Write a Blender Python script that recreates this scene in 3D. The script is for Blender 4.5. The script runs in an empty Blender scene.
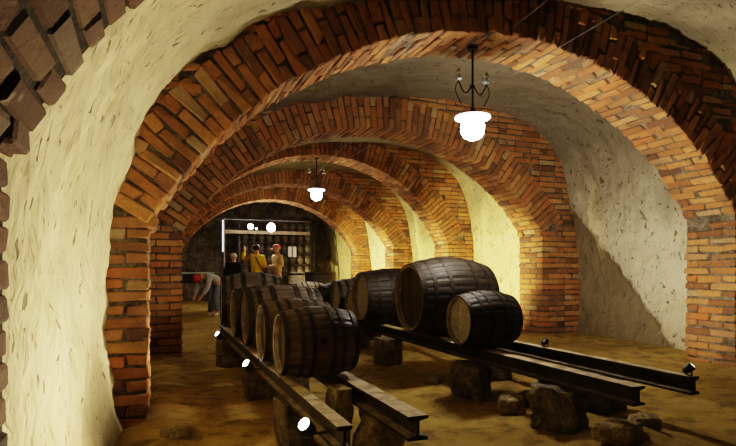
import bpy, bmesh, math, random
import numpy as np
from mathutils import Vector, Matrix, Euler

random.seed(7)
RNG = np.random.default_rng(11)
scene = bpy.context.scene
COL = scene.collection
CAMZ = 1.0                      # eye height above the cellar floor

# ------------------------------------------------------------------ helpers
def link(o, parent=None):
    COL.objects.link(o)
    if parent is not None:
        o.parent = parent
    return o

def mesh_obj(name, verts, faces, mats, parent=None, smooth=False, mat_idx=None):
    me = bpy.data.meshes.new(name)
    me.from_pydata([tuple(map(float, v)) for v in verts], [], [tuple(map(int, f)) for f in faces])
    for m in (mats if isinstance(mats, (list, tuple)) else [mats]):
        me.materials.append(m)
    if mat_idx is not None:
        me.polygons.foreach_set('material_index', np.asarray(mat_idx, dtype=np.int32))
    if smooth:
        me.polygons.foreach_set('use_smooth', np.ones(len(me.polygons), dtype=bool))
    me.update()
    o = bpy.data.objects.new(name, me)
    return link(o, parent)

def tag(o, label=None, cat=None, group=None, kind=None):
    if label: o['label'] = label
    if cat: o['category'] = cat
    if group: o['group'] = group
    if kind: o['kind'] = kind
    return o

def empty(name, loc=(0, 0, 0), rotz=0.0):
    o = bpy.data.objects.new(name, None)
    o.empty_display_size = 0.1
    o.location = loc
    o.rotation_euler = (0, 0, rotz)
    return link(o)

class MB:
    """collects shapes into one mesh"""
    def __init__(self):
        self.v, self.f, self.m = [], [], []
    def add(self, verts, faces, mi=0):
        b = len(self.v)
        self.v += [tuple(p) for p in verts]
        self.f += [tuple(i + b for i in f) for f in faces]
        self.m += [mi] * len(faces)
    def box(self, c, s, rz=0.0, mi=0, taper=1.0):
        x, y, z = s[0] / 2, s[1] / 2, s[2] / 2
        ca, sa = math.cos(rz), math.sin(rz)
        vs = []
        for dz in (-1, 1):
            k = 1.0 if dz < 0 else taper
            for dx, dy in ((-1, -1), (1, -1), (1, 1), (-1, 1)):
                px, py = dx * x * k, dy * y * k
                vs.append((c[0] + px * ca - py * sa, c[1] + px * sa + py * ca, c[2] + dz * z))
        self.add(vs, [(3, 2, 1, 0), (4, 5, 6, 7), (0, 1, 5, 4), (1, 2, 6, 5), (2, 3, 7, 6), (3, 0, 4, 7)], mi)
    def tube(self, pts, r, n=8, mi=0):
        pts = [Vector(p) for p in pts]
        rs = r if isinstance(r, (list, tuple)) else [r] * len(pts)
        vs, fs = [], []
        prev = None
        for i, p in enumerate(pts):
            d = (pts[min(i + 1, len(pts) - 1)] - pts[max(i - 1, 0)]).normalized()
            a = d.orthogonal().normalized() if prev is None else (prev - d * prev.dot(d)).normalized()
            prev = a
            b = d.cross(a)
            for k in range(n):
                t = 2 * math.pi * k / n
                vs.append(p + (a * math.cos(t) + b * math.sin(t)) * rs[i])
        for i in range(len(pts) - 1):
            for k in range(n):
                k2 = (k + 1) % n
                fs.append((i * n + k, i * n + k2, (i + 1) * n + k2, (i + 1) * n + k))
        fs.append(tuple(range(n))[::-1])
        fs.append(tuple((len(pts) - 1) * n + k for k in range(n)))
        self.add(vs, fs, mi)
    def lathe(self, prof, n=24, c=(0, 0, 0), mi=0, cap=True):
        """prof = [(r, z)] about the z axis"""
        vs, fs = [], []
        for r, z in prof:
            for k in range(n):
                t = 2 * math.pi * k / n
                vs.append((c[0] + r * math.cos(t), c[1] + r * math.sin(t), c[2] + z))
        for i in range(len(prof) - 1):
            for k in range(n):
                k2 = (k + 1) % n
                fs.append((i * n + k, i * n + k2, (i + 1) * n + k2, (i + 1) * n + k))
        if cap:
            fs.append(tuple(range(n))[::-1])
            fs.append(tuple((len(prof) - 1) * n + k for k in range(n)))
        self.add(vs, fs, mi)
    def ball(self, c, r, n=12, m=8, mi=0):
        s = r if isinstance(r, (list, tuple)) else (r, r, r)
        vs, fs = [], []
        for j in range(m + 1):
            ph = math.pi * j / m
            for k in range(n):
                t = 2 * math.pi * k / n
                vs.append((c[0] + s[0] * math.sin(ph) * math.cos(t), c[1] + s[1] * math.sin(ph) * math.sin(t), c[2] + s[2] * math.cos(ph)))
        for j in range(m):
            for k in range(n):
                k2 = (k + 1) % n
                fs.append((j * n + k, (j + 1) * n + k, (j + 1) * n + k2, j * n + k2))
        self.add(vs, fs, mi)
    def build(self, name, mats, parent=None, smooth=False):
        return mesh_obj(name, self.v, self.f, mats, parent, smooth, self.m)

# value noise in numpy (fbm, roughly -1..1)
_TAB = RNG.random(4096) * 2 - 1
def vnoise(P):
    P = np.asarray(P, dtype=float)
    i = np.floor(P).astype(np.int64); f = P - i
    f = f * f * (3 - 2 * f)
    def h(a, b, c):
        return _TAB[(a * 73856093 ^ b * 19349663 ^ c * 83492791) & 4095]
    out = 0
    for dx in (0, 1):
        for dy in (0, 1):
            for dz in (0, 1):
                w = (f[:, 0] if dx else 1 - f[:, 0]) * (f[:, 1] if dy else 1 - f[:, 1]) * (f[:, 2] if dz else 1 - f[:, 2])
                out = out + w * h(i[:, 0] + dx, i[:, 1] + dy, i[:, 2] + dz)
    return out
def fbm(P, scale=1.0, octs=4, gain=0.5):
    P = np.asarray(P, dtype=float) * scale
    a, s, t = 1.0, 0.0, 0.0
    for k in range(octs):
        s = s + a * vnoise(P + 17.3 * k); t += a
        P = P * 2.03; a *= gain
    return s / t

# ------------------------------------------------------------------ materials
class NT:
    def __init__(self, name):
        self.m = bpy.data.materials.new(name)
        self.m.use_nodes = True
        self.t = self.m.node_tree
        self.b = self.t.nodes['Principled BSDF']
    def n(self, typ, **kw):
        nd = self.t.nodes.new(typ)
        for k, v in kw.items():
            if k in ('operation', 'blend_type', 'data_type', 'feature', 'noise_dimensions', 'interpolation', 'invert'):
                setattr(nd, k, v)
            else:
                nd.inputs[k.replace('_', ' ')].default_value = v
        return nd
    def l(self, a, b):
        self.t.links.new(a, b)
    def coords(self, scale=(1, 1, 1), rot=(0, 0, 0), kind='Object'):
        tc = self.n('ShaderNodeTexCoord')
        mp = self.n('ShaderNodeMapping')
        mp.inputs['Scale'].default_value = scale
        mp.inputs['Rotation'].default_value = rot
        self.l(tc.outputs[kind], mp.inputs['Vector'])
        return mp.outputs['Vector']
    def noise(self, vec, scale, detail=5, rough=0.6, dist=0.0):
        nd = self.n('ShaderNodeTexNoise', Scale=scale, Detail=detail, Roughness=rough, Distortion=dist)
        if vec is not None: self.l(vec, nd.inputs['Vector'])
        return nd.outputs['Fac']
    def ramp(self, fac, stops, interp='LINEAR'):
        nd = self.n('ShaderNodeValToRGB')
        cr = nd.color_ramp; cr.interpolation = interp
        while len(cr.elements) < len(stops): cr.elements.new(0.5)
        for e, (p, c) in zip(cr.elements, stops):
            e.position = p
            e.color = (c[0], c[1], c[2], 1) if isinstance(c, (tuple, list)) else (c, c, c, 1)
        self.l(fac, nd.inputs['Fac'])
        return nd.outputs['Color']
    def mix(self, fac, a, b, blend='MIX'):
        nd = self.n('ShaderNodeMix', data_type='RGBA', blend_type=blend)
        for sock, v in ((nd.inputs[0], fac), (nd.inputs[6], a), (nd.inputs[7], b)):
            if hasattr(v, 'is_linked'): self.l(v, sock)
            else: sock.default_value = v if not isinstance(v, (tuple, list)) else (v[0], v[1], v[2], 1)
        return nd.outputs[2]
    def math(self, op, a, b=None, clamp=False):
        nd = self.n('ShaderNodeMath', operation=op); nd.use_clamp = clamp
        for sock, v in ((nd.inputs[0], a), (nd.inputs[1], b)):
            if v is None: continue
            if hasattr(v, 'is_linked'): self.l(v, sock)
            else: sock.default_value = v
        return nd.outputs[0]
    def bump(self, h, strength=0.5, dist=0.02, normal=None):
        nd = self.n('ShaderNodeBump', Strength=strength, Distance=dist)
        self.l(h, nd.inputs['Height'])
        if normal is not None: self.l(normal, nd.inputs['Normal'])
        return nd.outputs['Normal']
    def out(self, color=None, rough=None, normal=None, metal=None):
        for k, v in (('Base Color', color), ('Roughness', rough), ('Normal', normal), ('Metallic', metal)):
            if v is None: continue
            if hasattr(v, 'is_linked'): self.l(v, self.b.inputs[k])
            else: self.b.inputs[k].default_value = v if not isinstance(v, (tuple, list)) else (v[0], v[1], v[2], 1)
        return self.m

def plain(name, col, rough=0.7, metal=0.0, noise=0.25, scale=12):
    t = NT(name)
    f = t.noise(t.coords(), scale)
    c = t.mix(t.ramp(f, [(0.35, 0.0), (0.7, 1.0)]), tuple(x * (1 - noise) for x in col), tuple(min(1, x * (1 + noise)) for x in col))
    return t.out(c, rough, t.bump(f, 0.2, 0.01), metal)

def emit(name, col, strength):
    t = NT(name)
    t.b.inputs['Base Color'].default_value = (*col, 1)
    t.b.inputs['Emission Color'].default_value = (*col, 1)
    t.b.inputs['Emission Strength'].default_value = strength
    return t.m

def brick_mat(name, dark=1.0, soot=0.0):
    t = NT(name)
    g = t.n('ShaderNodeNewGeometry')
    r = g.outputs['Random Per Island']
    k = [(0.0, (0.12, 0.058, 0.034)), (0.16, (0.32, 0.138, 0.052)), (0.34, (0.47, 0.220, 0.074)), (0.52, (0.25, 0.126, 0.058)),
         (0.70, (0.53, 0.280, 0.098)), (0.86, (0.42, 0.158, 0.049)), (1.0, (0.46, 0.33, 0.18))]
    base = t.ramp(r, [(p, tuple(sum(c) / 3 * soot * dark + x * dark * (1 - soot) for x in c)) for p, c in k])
    v = t.coords()
    n1 = t.noise(v, 26, 6, 0.7)
    n2 = t.noise(v, 3.1, 4, 0.6)
    c = t.mix(t.ramp(n1, [(0.35, 0.0), (0.7, 0.75)]), base, t.mix(0.5, base, (0.10, 0.055, 0.035)))
    c = t.mix(t.ramp(n2, [(0.48, 0.0), (0.78, 0.65)]), c, (0.09, 0.06, 0.045))
    nw = t.noise(v, 8, 5, 0.7)
    c = t.mix(t.ramp(nw, [(0.62, 0.0), (0.75, 0.55)]), c, (0.55, 0.45, 0.32))
    n3 = t.noise(v, 60, 5, 0.7)
    nb = t.bump(n3, 0.55, 0.012, t.bump(n1, 0.7, 0.03))
    return t.out(c, 0.92, nb)

def plaster_mat(name, tint=(0.80, 0.74, 0.52), stretch=(1, 1, 1), rot=(0, 0, 0), dirt=0.5, soot_shade_z=2.2, patch=None, foot=0.55):
    t = NT(name)
    v = t.coords()
    vs = t.coords(stretch, rot)
    big = t.noise(v, 1.1, 5, 0.6)
    mid = t.noise(vs, 5.0, 7, 0.65, 0.4)
    fine = t.noise(v, 28, 6, 0.7)
    pits = t.noise(vs, 12.0, 3, 0.55, 0.5)
    low = (tint[0] * 0.52, tint[1] * 0.49, tint[2] * 0.45)
    c = t.mix(t.ramp(big, [(0.38, 0.0), (0.66, dirt)]), tint, low)
    c = t.mix(t.ramp(mid, [(0.30, 0.55), (0.48, 0.0)]), c, (tint[0] * 0.55, tint[1] * 0.50, tint[2] * 0.36))
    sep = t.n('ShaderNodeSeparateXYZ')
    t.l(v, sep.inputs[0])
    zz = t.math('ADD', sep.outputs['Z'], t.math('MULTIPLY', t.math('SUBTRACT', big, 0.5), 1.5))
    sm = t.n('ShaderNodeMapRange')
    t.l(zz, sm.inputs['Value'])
    sm.inputs['From Min'].default_value = soot_shade_z - 0.5; sm.inputs['From Max'].default_value = soot_shade_z + 0.9
    c = t.mix(t.math('MULTIPLY', sm.outputs[0], 0.92), c, (0.16, 0.135, 0.10))  # sooty towards the crown, deepened to paint in the vault's shade
    ft = t.n('ShaderNodeMapRange')
    t.l(zz, ft.inputs['Value'])
    ft.inputs['From Min'].default_value = foot; ft.inputs['From Max'].default_value = -0.25
    c = t.mix(t.math('MULTIPLY', ft.outputs[0], 0.75), c, (0.24, 0.16, 0.065))  # earth-stained foot; raised on the left wall to paint its dimmer base
    pm = t.math('MAXIMUM', t.ramp(pits, [(0.64, 0.0), (0.67, 1.0)]), t.ramp(t.noise(vs, 20, 3, 0.5, 0.4), [(0.70, 0.0), (0.73, 1.0)]))
    c = t.mix(t.math('MULTIPLY', pm, 0.75), c, (0.075, 0.055, 0.03))
    if patch is not None:
        # earth laid bare below a slanting break: y0 + slope
        a, b, w = patch
        yy = t.math('ADD', t.math('MULTIPLY', sep.outputs['Y'], a), b)
        d = t.math('SUBTRACT', t.math('ADD', yy, t.math('MULTIPLY', t.math('SUBTRACT', mid, 0.5), 0.8)), sep.outputs['Z'])
        dm = t.n('ShaderNodeMapRange'); t.l(d, dm.inputs['Value'])
        dm.inputs['From Min'].default_value = -0.04; dm.inputs['From Max'].default_value = 0.07
        c = t.mix(t.math('MULTIPLY', dm.outputs[0], 0.85), c, t.mix(fine, (0.075, 0.055, 0.03), (0.20, 0.15, 0.08)))
    h = t.math('ADD', t.math('MULTIPLY', mid, 1.0), t.math('MULTIPLY', fine, 0.18))
    h = t.math('SUBTRACT', h, t.math('MULTIPLY', pm, 0.45))
    return t.out(c, 0.93, t.bump(h, 0.75, 0.07))

def stone_mat(name, a, b, scale=4.0):
    t = NT(name)
    v = t.coords()
    n = t.noise(v, scale, 7, 0.65, 0.3)
    n2 = t.noise(v, scale * 6, 5, 0.7)
    c = t.mix(t.ramp(n, [(0.35, 0.0), (0.65, 1.0)]), a, b)
    c = t.mix(t.ramp(n2, [(0.4, 0.6), (0.55, 0.0)]), c, tuple(x * 0.35 for x in a))
    return t.out(c, 0.95, t.bump(n2, 0.6, 0.03, t.bump(n, 0.6, 0.06)))

def wood_mat(name, a, b, rough=0.55, worn=0.3):
    """staves: tone per island, grain along the local x axis"""
    t = NT(name)
    g = t.n('ShaderNodeNewGeometry')
    v = t.coords((1.2, 22, 22))
    gr = t.noise(v, 3.0, 6, 0.65)
    bl = t.noise(t.coords((1, 1, 1)), 5.0, 5, 0.6)
    c = t.mix(g.outputs['Random Per Island'], a, b)
    c = t.mix(t.ramp(gr, [(0.38, 0.75), (0.6, 0.0)]), c, tuple(x * 0.4 for x in a))
    c = t.mix(t.ramp(bl, [(0.5, 0.0), (0.72, worn)]), c, tuple(min(0.34, x * 1.9) for x in b))
    c = t.mix(t.ramp(bl, [(0.30, 0.55), (0.46, 0.0)]), c, tuple(x * 0.3 for x in a))
    rr = t.math('ADD', rough - 0.12, t.math('MULTIPLY', bl, 0.35))
    return t.out(c, rr, t.bump(gr, 0.3, 0.006))

def iron_mat(name, a=(0.03, 0.026, 0.022), b=(0.10, 0.068, 0.042), rough=0.6, metal=0.5):
    t = NT(name)
    v = t.coords()
    n = t.noise(v, 11, 6, 0.7)
    c = t.mix(t.ramp(n, [(0.42, 0.0), (0.68, 0.9)]), a, b)
    return t.out(c, rough, t.bump(n, 0.3, 0.008), metal)

def beam_mat():
    t = NT('rusty_beam_steel')
    v = t.coords()
    n = t.noise(v, 9, 6, 0.7)
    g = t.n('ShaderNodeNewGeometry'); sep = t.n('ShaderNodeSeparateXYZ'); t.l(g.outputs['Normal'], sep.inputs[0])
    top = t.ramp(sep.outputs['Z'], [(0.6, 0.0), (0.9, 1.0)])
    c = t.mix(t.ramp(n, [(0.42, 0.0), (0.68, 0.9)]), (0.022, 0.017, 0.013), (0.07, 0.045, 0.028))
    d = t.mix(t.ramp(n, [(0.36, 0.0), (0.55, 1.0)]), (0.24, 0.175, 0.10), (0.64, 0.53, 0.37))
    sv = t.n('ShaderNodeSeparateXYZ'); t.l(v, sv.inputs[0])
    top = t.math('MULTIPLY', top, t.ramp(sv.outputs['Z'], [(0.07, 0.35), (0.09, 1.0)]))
    c = t.mix(top, c, d)  # dusty upward faces, paled to paint in light; lower flange held darker
    return t.out(c, 0.75, t.bump(n, 0.3, 0.008), 0.0)

def floor_mat():
    t = NT('cellar_earth')
    v = t.coords()
    big = t.noise(v, 0.9, 5, 0.6)
    mid = t.noise(v, 6, 6, 0.65)
    fine = t.noise(v, 45, 5, 0.7)
    c = t.ramp(big, [(0.30, (0.22, 0.14, 0.035)), (0.50, (0.42, 0.285, 0.07)), (0.70, (0.58, 0.42, 0.13))])
    c = t.mix(t.ramp(mid, [(0.36, 0.7), (0.52, 0.0)]), c, (0.13, 0.08, 0.028))
    c = t.mix(t.ramp(fine, [(0.58, 0.0), (0.75, 0.5)]), c, (0.62, 0.48, 0.22))
    h = t.math('ADD', t.math('MULTIPLY', mid, 1.0), t.math('MULTIPLY', fine, 0.35))
    return t.out(c, 0.95, t.bump(h, 0.9, 0.05))

M = dict(
    brick=brick_mat('old_red_brick'),
    brick_far=brick_mat('old_red_brick_far', 1.0),
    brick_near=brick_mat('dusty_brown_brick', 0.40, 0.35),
    mortar=stone_mat('lime_mortar', (0.055, 0.042, 0.028), (0.24, 0.195, 0.14), 6),
    dark_mortar=stone_mat('sooty_mortar', (0.02, 0.016, 0.012), (0.07, 0.055, 0.04), 9),
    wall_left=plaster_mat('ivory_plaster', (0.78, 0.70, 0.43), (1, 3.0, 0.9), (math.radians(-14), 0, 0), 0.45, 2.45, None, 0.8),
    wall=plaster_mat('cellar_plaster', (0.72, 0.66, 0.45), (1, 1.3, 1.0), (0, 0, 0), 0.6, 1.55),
    wall_yellow=plaster_mat('yellow_plaster', (0.86, 0.77, 0.38), (1, 1.3, 1.0), (0, 0, 0), 0.3, 1.95),  # yellower, brighter tint for the far bays
    wall_break=plaster_mat('broken_plaster', (0.64, 0.585, 0.44), (1, 1.3, 1.0), (0, 0, 0), 0.6, 1.8, (1.125, -5.31, 0)),
    rock=stone_mat('dark_stone', (0.10, 0.078, 0.055), (0.26, 0.20, 0.14), 2.5),
    earth=floor_mat(),
    stone=stone_mat('rough_grey_stone', (0.13, 0.105, 0.07), (0.34, 0.28, 0.19), 7),
    pale_stone=stone_mat('pale_sandstone', (0.28, 0.21, 0.10), (0.52, 0.42, 0.24), 6),
    concrete=stone_mat('grey_concrete', (0.20, 0.165, 0.115), (0.33, 0.28, 0.20), 3),
    iron=iron_mat('rusty_hoop_iron'),
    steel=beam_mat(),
    black=plain('black_lacquer', (0.015, 0.014, 0.013), 0.5),
    wrought=plain('wrought_iron', (0.02, 0.018, 0.016), 0.55, 0.6),
    oak_near=wood_mat('waxed_oak', (0.105, 0.068, 0.036), (0.225, 0.155, 0.082), 0.42, 0.25),
    oak_dark=wood_mat('dark_oak', (0.030, 0.023, 0.017), (0.080, 0.060, 0.042), 0.5, 0.12),
    oak_grey=wood_mat('weathered_oak', (0.13, 0.10, 0.067), (0.27, 0.215, 0.15), 0.52, 0.4),
    oak_pale=wood_mat('pale_oak', (0.46, 0.38, 0.28), (0.70, 0.61, 0.48), 0.6, 0.3),
    head_grey=wood_mat('barrel_head_oak', (0.52, 0.47, 0.40), (0.72, 0.67, 0.60), 0.6, 0.4),
    head_dark=wood_mat('barrel_head_dark', (0.055, 0.042, 0.03), (0.13, 0.10, 0.07), 0.6, 0.3),
    cask=wood_mat('small_cask_oak', (0.075, 0.056, 0.038), (0.18, 0.135, 0.09), 0.6, 0.3),
    chime=plain('barrel_rim', (0.36, 0.31, 0.25), 0.6, 0.0, 0.35, 20),
    hole=plain('bung_hole', (0.004, 0.003, 0.003), 0.9),
    globe=emit('lamp_glass', (0.93, 0.96, 1.0), 26.0),
    dish=emit('lamp_dish', (0.93, 0.96, 1.0), 5.0),
    lens=emit('floodlight_lens', (1.0, 0.97, 0.90), 45.0),
    lens_dim=emit('floodlight_lens_dim', (1.0, 0.97, 0.90), 12.0),
    candle=plain('frosted_candle_bulb', (0.55, 0.55, 0.52), 0.3),
    galv=plain('galvanised_metal', (0.42, 0.42, 0.41), 0.4, 0.5),
    dullmetal=plain('dull_metal', (0.16, 0.155, 0.15), 0.5, 0.4),
    tube=emit('fluorescent_tube', (0.95, 0.97, 1.0), 1.2),
    timber=plain('bare_timber', (0.26, 0.19, 0.115), 0.75),
    paper=plain('white_paper', (0.85, 0.85, 0.83), 0.8, 0, 0.05),
    skin=plain('skin', (0.55, 0.31, 0.21), 0.6, 0, 0.08),
    yellow=plain('yellow_jacket_cloth', (0.72, 0.50, 0.02), 0.8, 0, 0.2),
    beige=plain('beige_jacket_cloth', (0.62, 0.44, 0.22), 0.8, 0, 0.15),
    blackc=plain('black_coat_cloth', (0.012, 0.011, 0.012), 0.85),
    pale_shirt=plain('pale_grey_shirt_cloth', (0.42, 0.42, 0.48), 0.85, 0, 0.1),
    jeans=plain('faded_jeans_cloth', (0.20, 0.23, 0.32), 0.85, 0, 0.15),
    khaki=plain('khaki_trouser_cloth', (0.26, 0.19, 0.10), 0.85, 0, 0.15),
    darkcl=plain('dark_trouser_cloth', (0.03, 0.03, 0.035), 0.85),
    hair_dark=plain('dark_hair', (0.018, 0.012, 0.009), 0.6),
    hair_grey=plain('grey_hair', (0.55, 0.52, 0.48), 0.6),
    pink=plain('pink_cap_cloth', (0.72, 0.20, 0.17), 0.8, 0, 0.1),
    red=plain('red_cap_cloth', (0.60, 0.055, 0.02), 0.8, 0, 0.1),
    shoe=plain('shoe_leather', (0.05, 0.045, 0.045), 0.6),
    pale_shoe=plain('pale_shoe', (0.6, 0.58, 0.56), 0.6),
    eye=plain('eye', (0.02, 0.015, 0.012), 0.3),
    lip=plain('lip', (0.40, 0.13, 0.11), 0.5),
    green=plain('green_table_top', (0.42, 0.52, 0.47), 0.4),
)

# ------------------------------------------------------------------ the vaulted tunnel
T = 0.56
# front plane y, circle centre x / z, radius, springing heights (left, right)  (z above floor)
ARCH = [
    dict(y=0.95, cx=2.485, cz=-0.30, R=3.20, zl=1.25, zr=1.55),
    dict(y=3.70, cx=2.745, cz=-0.30, R=3.20, zl=1.29, zr=1.55),
    dict(y=6.45, cx=2.80, cz=-0.13, R=2.95, zl=1.42, zr=1.53),
    dict(y=9.20, cx=2.81, cz=0.30, R=2.71, zl=1.45, zr=1.50),
    dict(y=11.95, cx=2.90, cz=0.07, R=2.85, zl=1.45, zr=1.57),
    dict(y=14.70, cx=3.04, cz=0.15, R=2.75, zl=1.45, zr=1.57),
]
Y_END = 18.6
PROF = np.array([(-0.20, -0.12), (-0.24, 0.10), (-0.27, 0.55), (-0.26, 1.2), (-0.18, 1.62), (-0.06, 2.02), (0.10, 2.27), (0.28, 2.45), (0.55, 2.62), (0.97, 2.80),
                 (1.54, 2.99), (2.2, 3.14), (2.9, 3.25), (3.7, 3.31), (4.4, 3.27), (4.95, 3.12), (5.35, 2.88), (5.58, 2.60), (5.72, 2.20), (5.82, 1.50), (5.88, 0.8), (5.93, 0.2), (5.96, -0.12)])
def prof_at(y):
    """vault profile at depth y: the left side follows the piers"""
    P = PROF.copy()
    left = np.interp(y, [0, 1.5, 3.7, 6.4, 9.2, 20], [-0.20, -0.10, 0.0, 0.12, 0.18, 0.3])
    w = np.clip((2.9 - P[:, 0]) / 3.1, 0, 1)
    P[:, 0] += left * w
    return P

def resample(P, step):
    seg = np.hypot(*np.diff(P, axis=0).T)
    s = np.r_[0, np.cumsum(seg)]
    n = int(s[-1] / step) + 1
    t = np.linspace(0, s[-1], n)
    # smooth (Catmull-like) by cubic resample of a dense linear path then box filter
    x = np.interp(t, s, P[:, 0]); z = np.interp(t, s, P[:, 1])
    k = 9
    ker = np.ones(k) / k
    xp = np.r_[[x[0]] * (k // 2), x, [x[-1]] * (k // 2)]; zp = np.r_[[z[0]] * (k // 2), z, [z[-1]] * (k // 2)]
    x = np.convolve(xp, ker, 'valid'); z2 = np.convolve(zp, ker, 'valid')
    z2[0] = z[0]; z2[-1] = z[-1]
    return np.c_[x, z2]

def bay(i, y0, y1, mat_l, mat_c, mat_r, step=0.035, amp=1.0):
    base = resample(PROF, step)
    n = len(base)
    ny = max(2, int((y1 - y0) / step) + 1)
    ys = np.linspace(y0, y1, ny)
    V = np.zeros((ny, n, 3))
    for j, y in enumerate(ys):
        P = base.copy()
        left = np.interp(y, [0, 1.5, 3.7, 6.4, 9.2, 20], [-0.20, -0.10, 0.0, 0.12, 0.18, 0.3])
        P[:, 0] += left * np.clip((2.9 - P[:, 0]) / 3.1, 0, 1)
        V[j, :, 0] = P[:, 0]; V[j, :, 1] = y; V[j, :, 2] = P[:, 1]
    tx = np.gradient(base[:, 0]); tz = np.gradient(base[:, 1])
    l = np.hypot(tx, tz); nx, nz = tz / l, -tx / l            # inward normal
    flat = V.reshape(-1, 3)
    d = np.where(flat[:, 0] > 2.9, 0.035, 0.06) * fbm(flat, 1.1, 3) + np.where(flat[:, 0] > 2.9, 0.03, 0.05) * fbm(flat * [1, 1.4, 0.8], 4.5, 4, 0.55) + 0.010 * fbm(flat, 19, 3, 0.6)
    st = np.c_[flat[:, 0], flat[:, 1] * 5.5 + flat[:, 2] * 1.4, flat[:, 2] * 1.0]
    d = d + np.where(flat[:, 0] < 0.9, 0.030, 0.0) * fbm(st, 1.6, 4, 0.6)
    d = (d * amp).reshape(ny, n)
    if i == 1:                                                 # bay 1: the earth mass at the foot of the right wall
        Yg, Zg = V[:, :, 1], V[:, :, 2]
        line = 1.125 * Yg - 5.31
        m = np.clip((line - Zg) / 0.12, 0, 1) * (V[:, :, 0] > 4.5)
        foot = np.clip((0.9 - Zg) / 1.0, 0, 1) ** 2 * (V[:, :, 0] > 4.5)
        d += -0.05 * m + 0.20 * foot
    V[:, :, 0] += nx[None] * d; V[:, :, 2] += nz[None] * d
    # vertex normals of the whole bay so the three pieces join smoothly
    du = np.gradient(V, axis=1); dv = np.gradient(V, axis=0)
    N = np.cross(dv, du); N /= np.linalg.norm(N, axis=2, keepdims=True) + 1e-9
    sgn = np.sign((N[:, :, 0] * nx[None] + N[:, :, 2] * nz[None]).mean()); N *= sgn
    zi = base[:, 1]
    top = int(np.argmax(zi))
    cl = int(np.argmax(base[:, 1] > 2.30)); cr = top + int(np.argmax(base[top:, 1] < 2.45))
    for nm, a, b, mt in (('wall_left', 0, cl, mat_l), ('ceiling', cl, cr, mat_c), ('wall_right', cr, n - 1, mat_r)):
        W = V[:, a:b + 1].reshape(-1, 3); k = b - a + 1
        jj, ii = np.meshgrid(np.arange(ny - 1), np.arange(k - 1), indexing='ij')
        q = (jj * k + ii).ravel()
        F = np.c_[q, q + k, q + k + 1, q + 1]
        if sgn < 0: F = F[:, ::-1]
        o = mesh_obj(nm, W, F, mt, smooth=True)
        o.data.normals_split_custom_set_from_vertices([tuple(v) for v in N[:, a:b + 1].reshape(-1, 3)])
        tag(o, kind='structure')

for i in range(6):
    y0 = ARCH[i]['y'] + T - 0.16
    y1 = ARCH[i + 1]['y'] + 0.16 if i < 5 else Y_END + 0.1
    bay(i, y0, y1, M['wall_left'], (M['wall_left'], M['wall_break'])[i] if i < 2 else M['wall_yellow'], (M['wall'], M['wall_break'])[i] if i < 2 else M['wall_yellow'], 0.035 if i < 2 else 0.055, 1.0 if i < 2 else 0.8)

# --- bricks: one chamfered template, many islands in one mesh per masonry part
def chamfer_template():
    vs, idx = [], {}
    for a in range(3):
        for s in (-1, 1):
            for u in (-1, 1):
                for w in (-1, 1):
                    b, c = [k for k in range(3) if k != a]
                    sg = [0, 0, 0]; sg[a] = s; sg[b] = u; sg[c] = w
                    idx[(a, tuple(sg))] = len(vs); vs.append((a, tuple(sg)))
    fs = []
    for a in range(3):
        b, c = [k for k in range(3) if k != a]
        for s in (-1, 1):
            q = []
            for u, w in ((-1, -1), (1, -1), (1, 1), (-1, 1)):
                sg = [0, 0, 0]; sg[a] = s; sg[b] = u; sg[c] = w
                q.append(idx[(a, tuple(sg))])
            fs.append(q)
    for a in range(3):
        for b in range(a + 1, 3):
            c = 3 - a - b
            for s in (-1, 1):
                for u in (-1, 1):
                    def S(w):
                        sg = [0, 0, 0]; sg[a] = s; sg[b] = u; sg[c] = w
                        return tuple(sg)
                    fs.append([idx[(a, S(-1))], idx[(a, S(1))], idx[(b, S(1))], idx[(b, S(-1))]])
    for sg in [(x, y, z) for x in (-1, 1) for y in (-1, 1) for z in (-1, 1)]:
        fs.append([idx[(0, sg)], idx[(1, sg)], idx[(2, sg)]])
    # orient outward
    P = np.array([[sg[k] * (1.0 if k == a else 0.8) for k in range(3)] for a, sg in vs])
    out = []
    for f in fs:
        p = P[f]; nrm = np.cross(p[1] - p[0], p[2] - p[0])
        out.append(f if np.dot(nrm, p.mean(0)) > 0 else f[::-1])
    return vs, out
TV, TF = chamfer_template()
TA = np.array([a for a, s in TV]); TS = np.array([s for a, s in TV], dtype=float)

class Bricks:
    def __init__(self): self.v, self.f, self.nb = [], [], 0
    def add(self, c, ax, h, ch=0.008, jit=0.004):
        """centre, 3x3 rows = axes, half sizes"""
        h = np.asarray(h, dtype=float) * (1 + RNG.uniform(-0.03, 0.02, 3))
        loc = TS * h
        for k in range(3):
            cut = TA != k
            loc[cut, k] -= TS[cut, k] * min(ch * RNG.uniform(0.6, 1.5), h[k] * 0.45)
        corner = RNG.normal(0, jit, (2, 2, 2, 3))
        ii = ((TS + 1) / 2).astype(int)
        loc = loc + corner[ii[:, 0], ii[:, 1], ii[:, 2]]
        W = np.asarray(c) + RNG.normal(0, jit * 0.7, 3) + loc @ np.asarray(ax)
        b = self.nb * 24
        self.v.append(W); self.f += [[i + b for i in f] for f in TF]; self.nb += 1
    def build(self, name, mat, parent):
        return mesh_obj(name, np.concatenate(self.v), self.f, mat, parent)

def point_in(poly, x, z):
    ins = False; j = len(poly) - 1
    for i in range(len(poly)):
        xi, zi = poly[i]; xj, zj = poly[j]
        if (zi > z) != (zj > z) and x < (xj - xi) * (z - zi) / (zj - zi) + xi: ins = not ins
        j = i
    return ins

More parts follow.
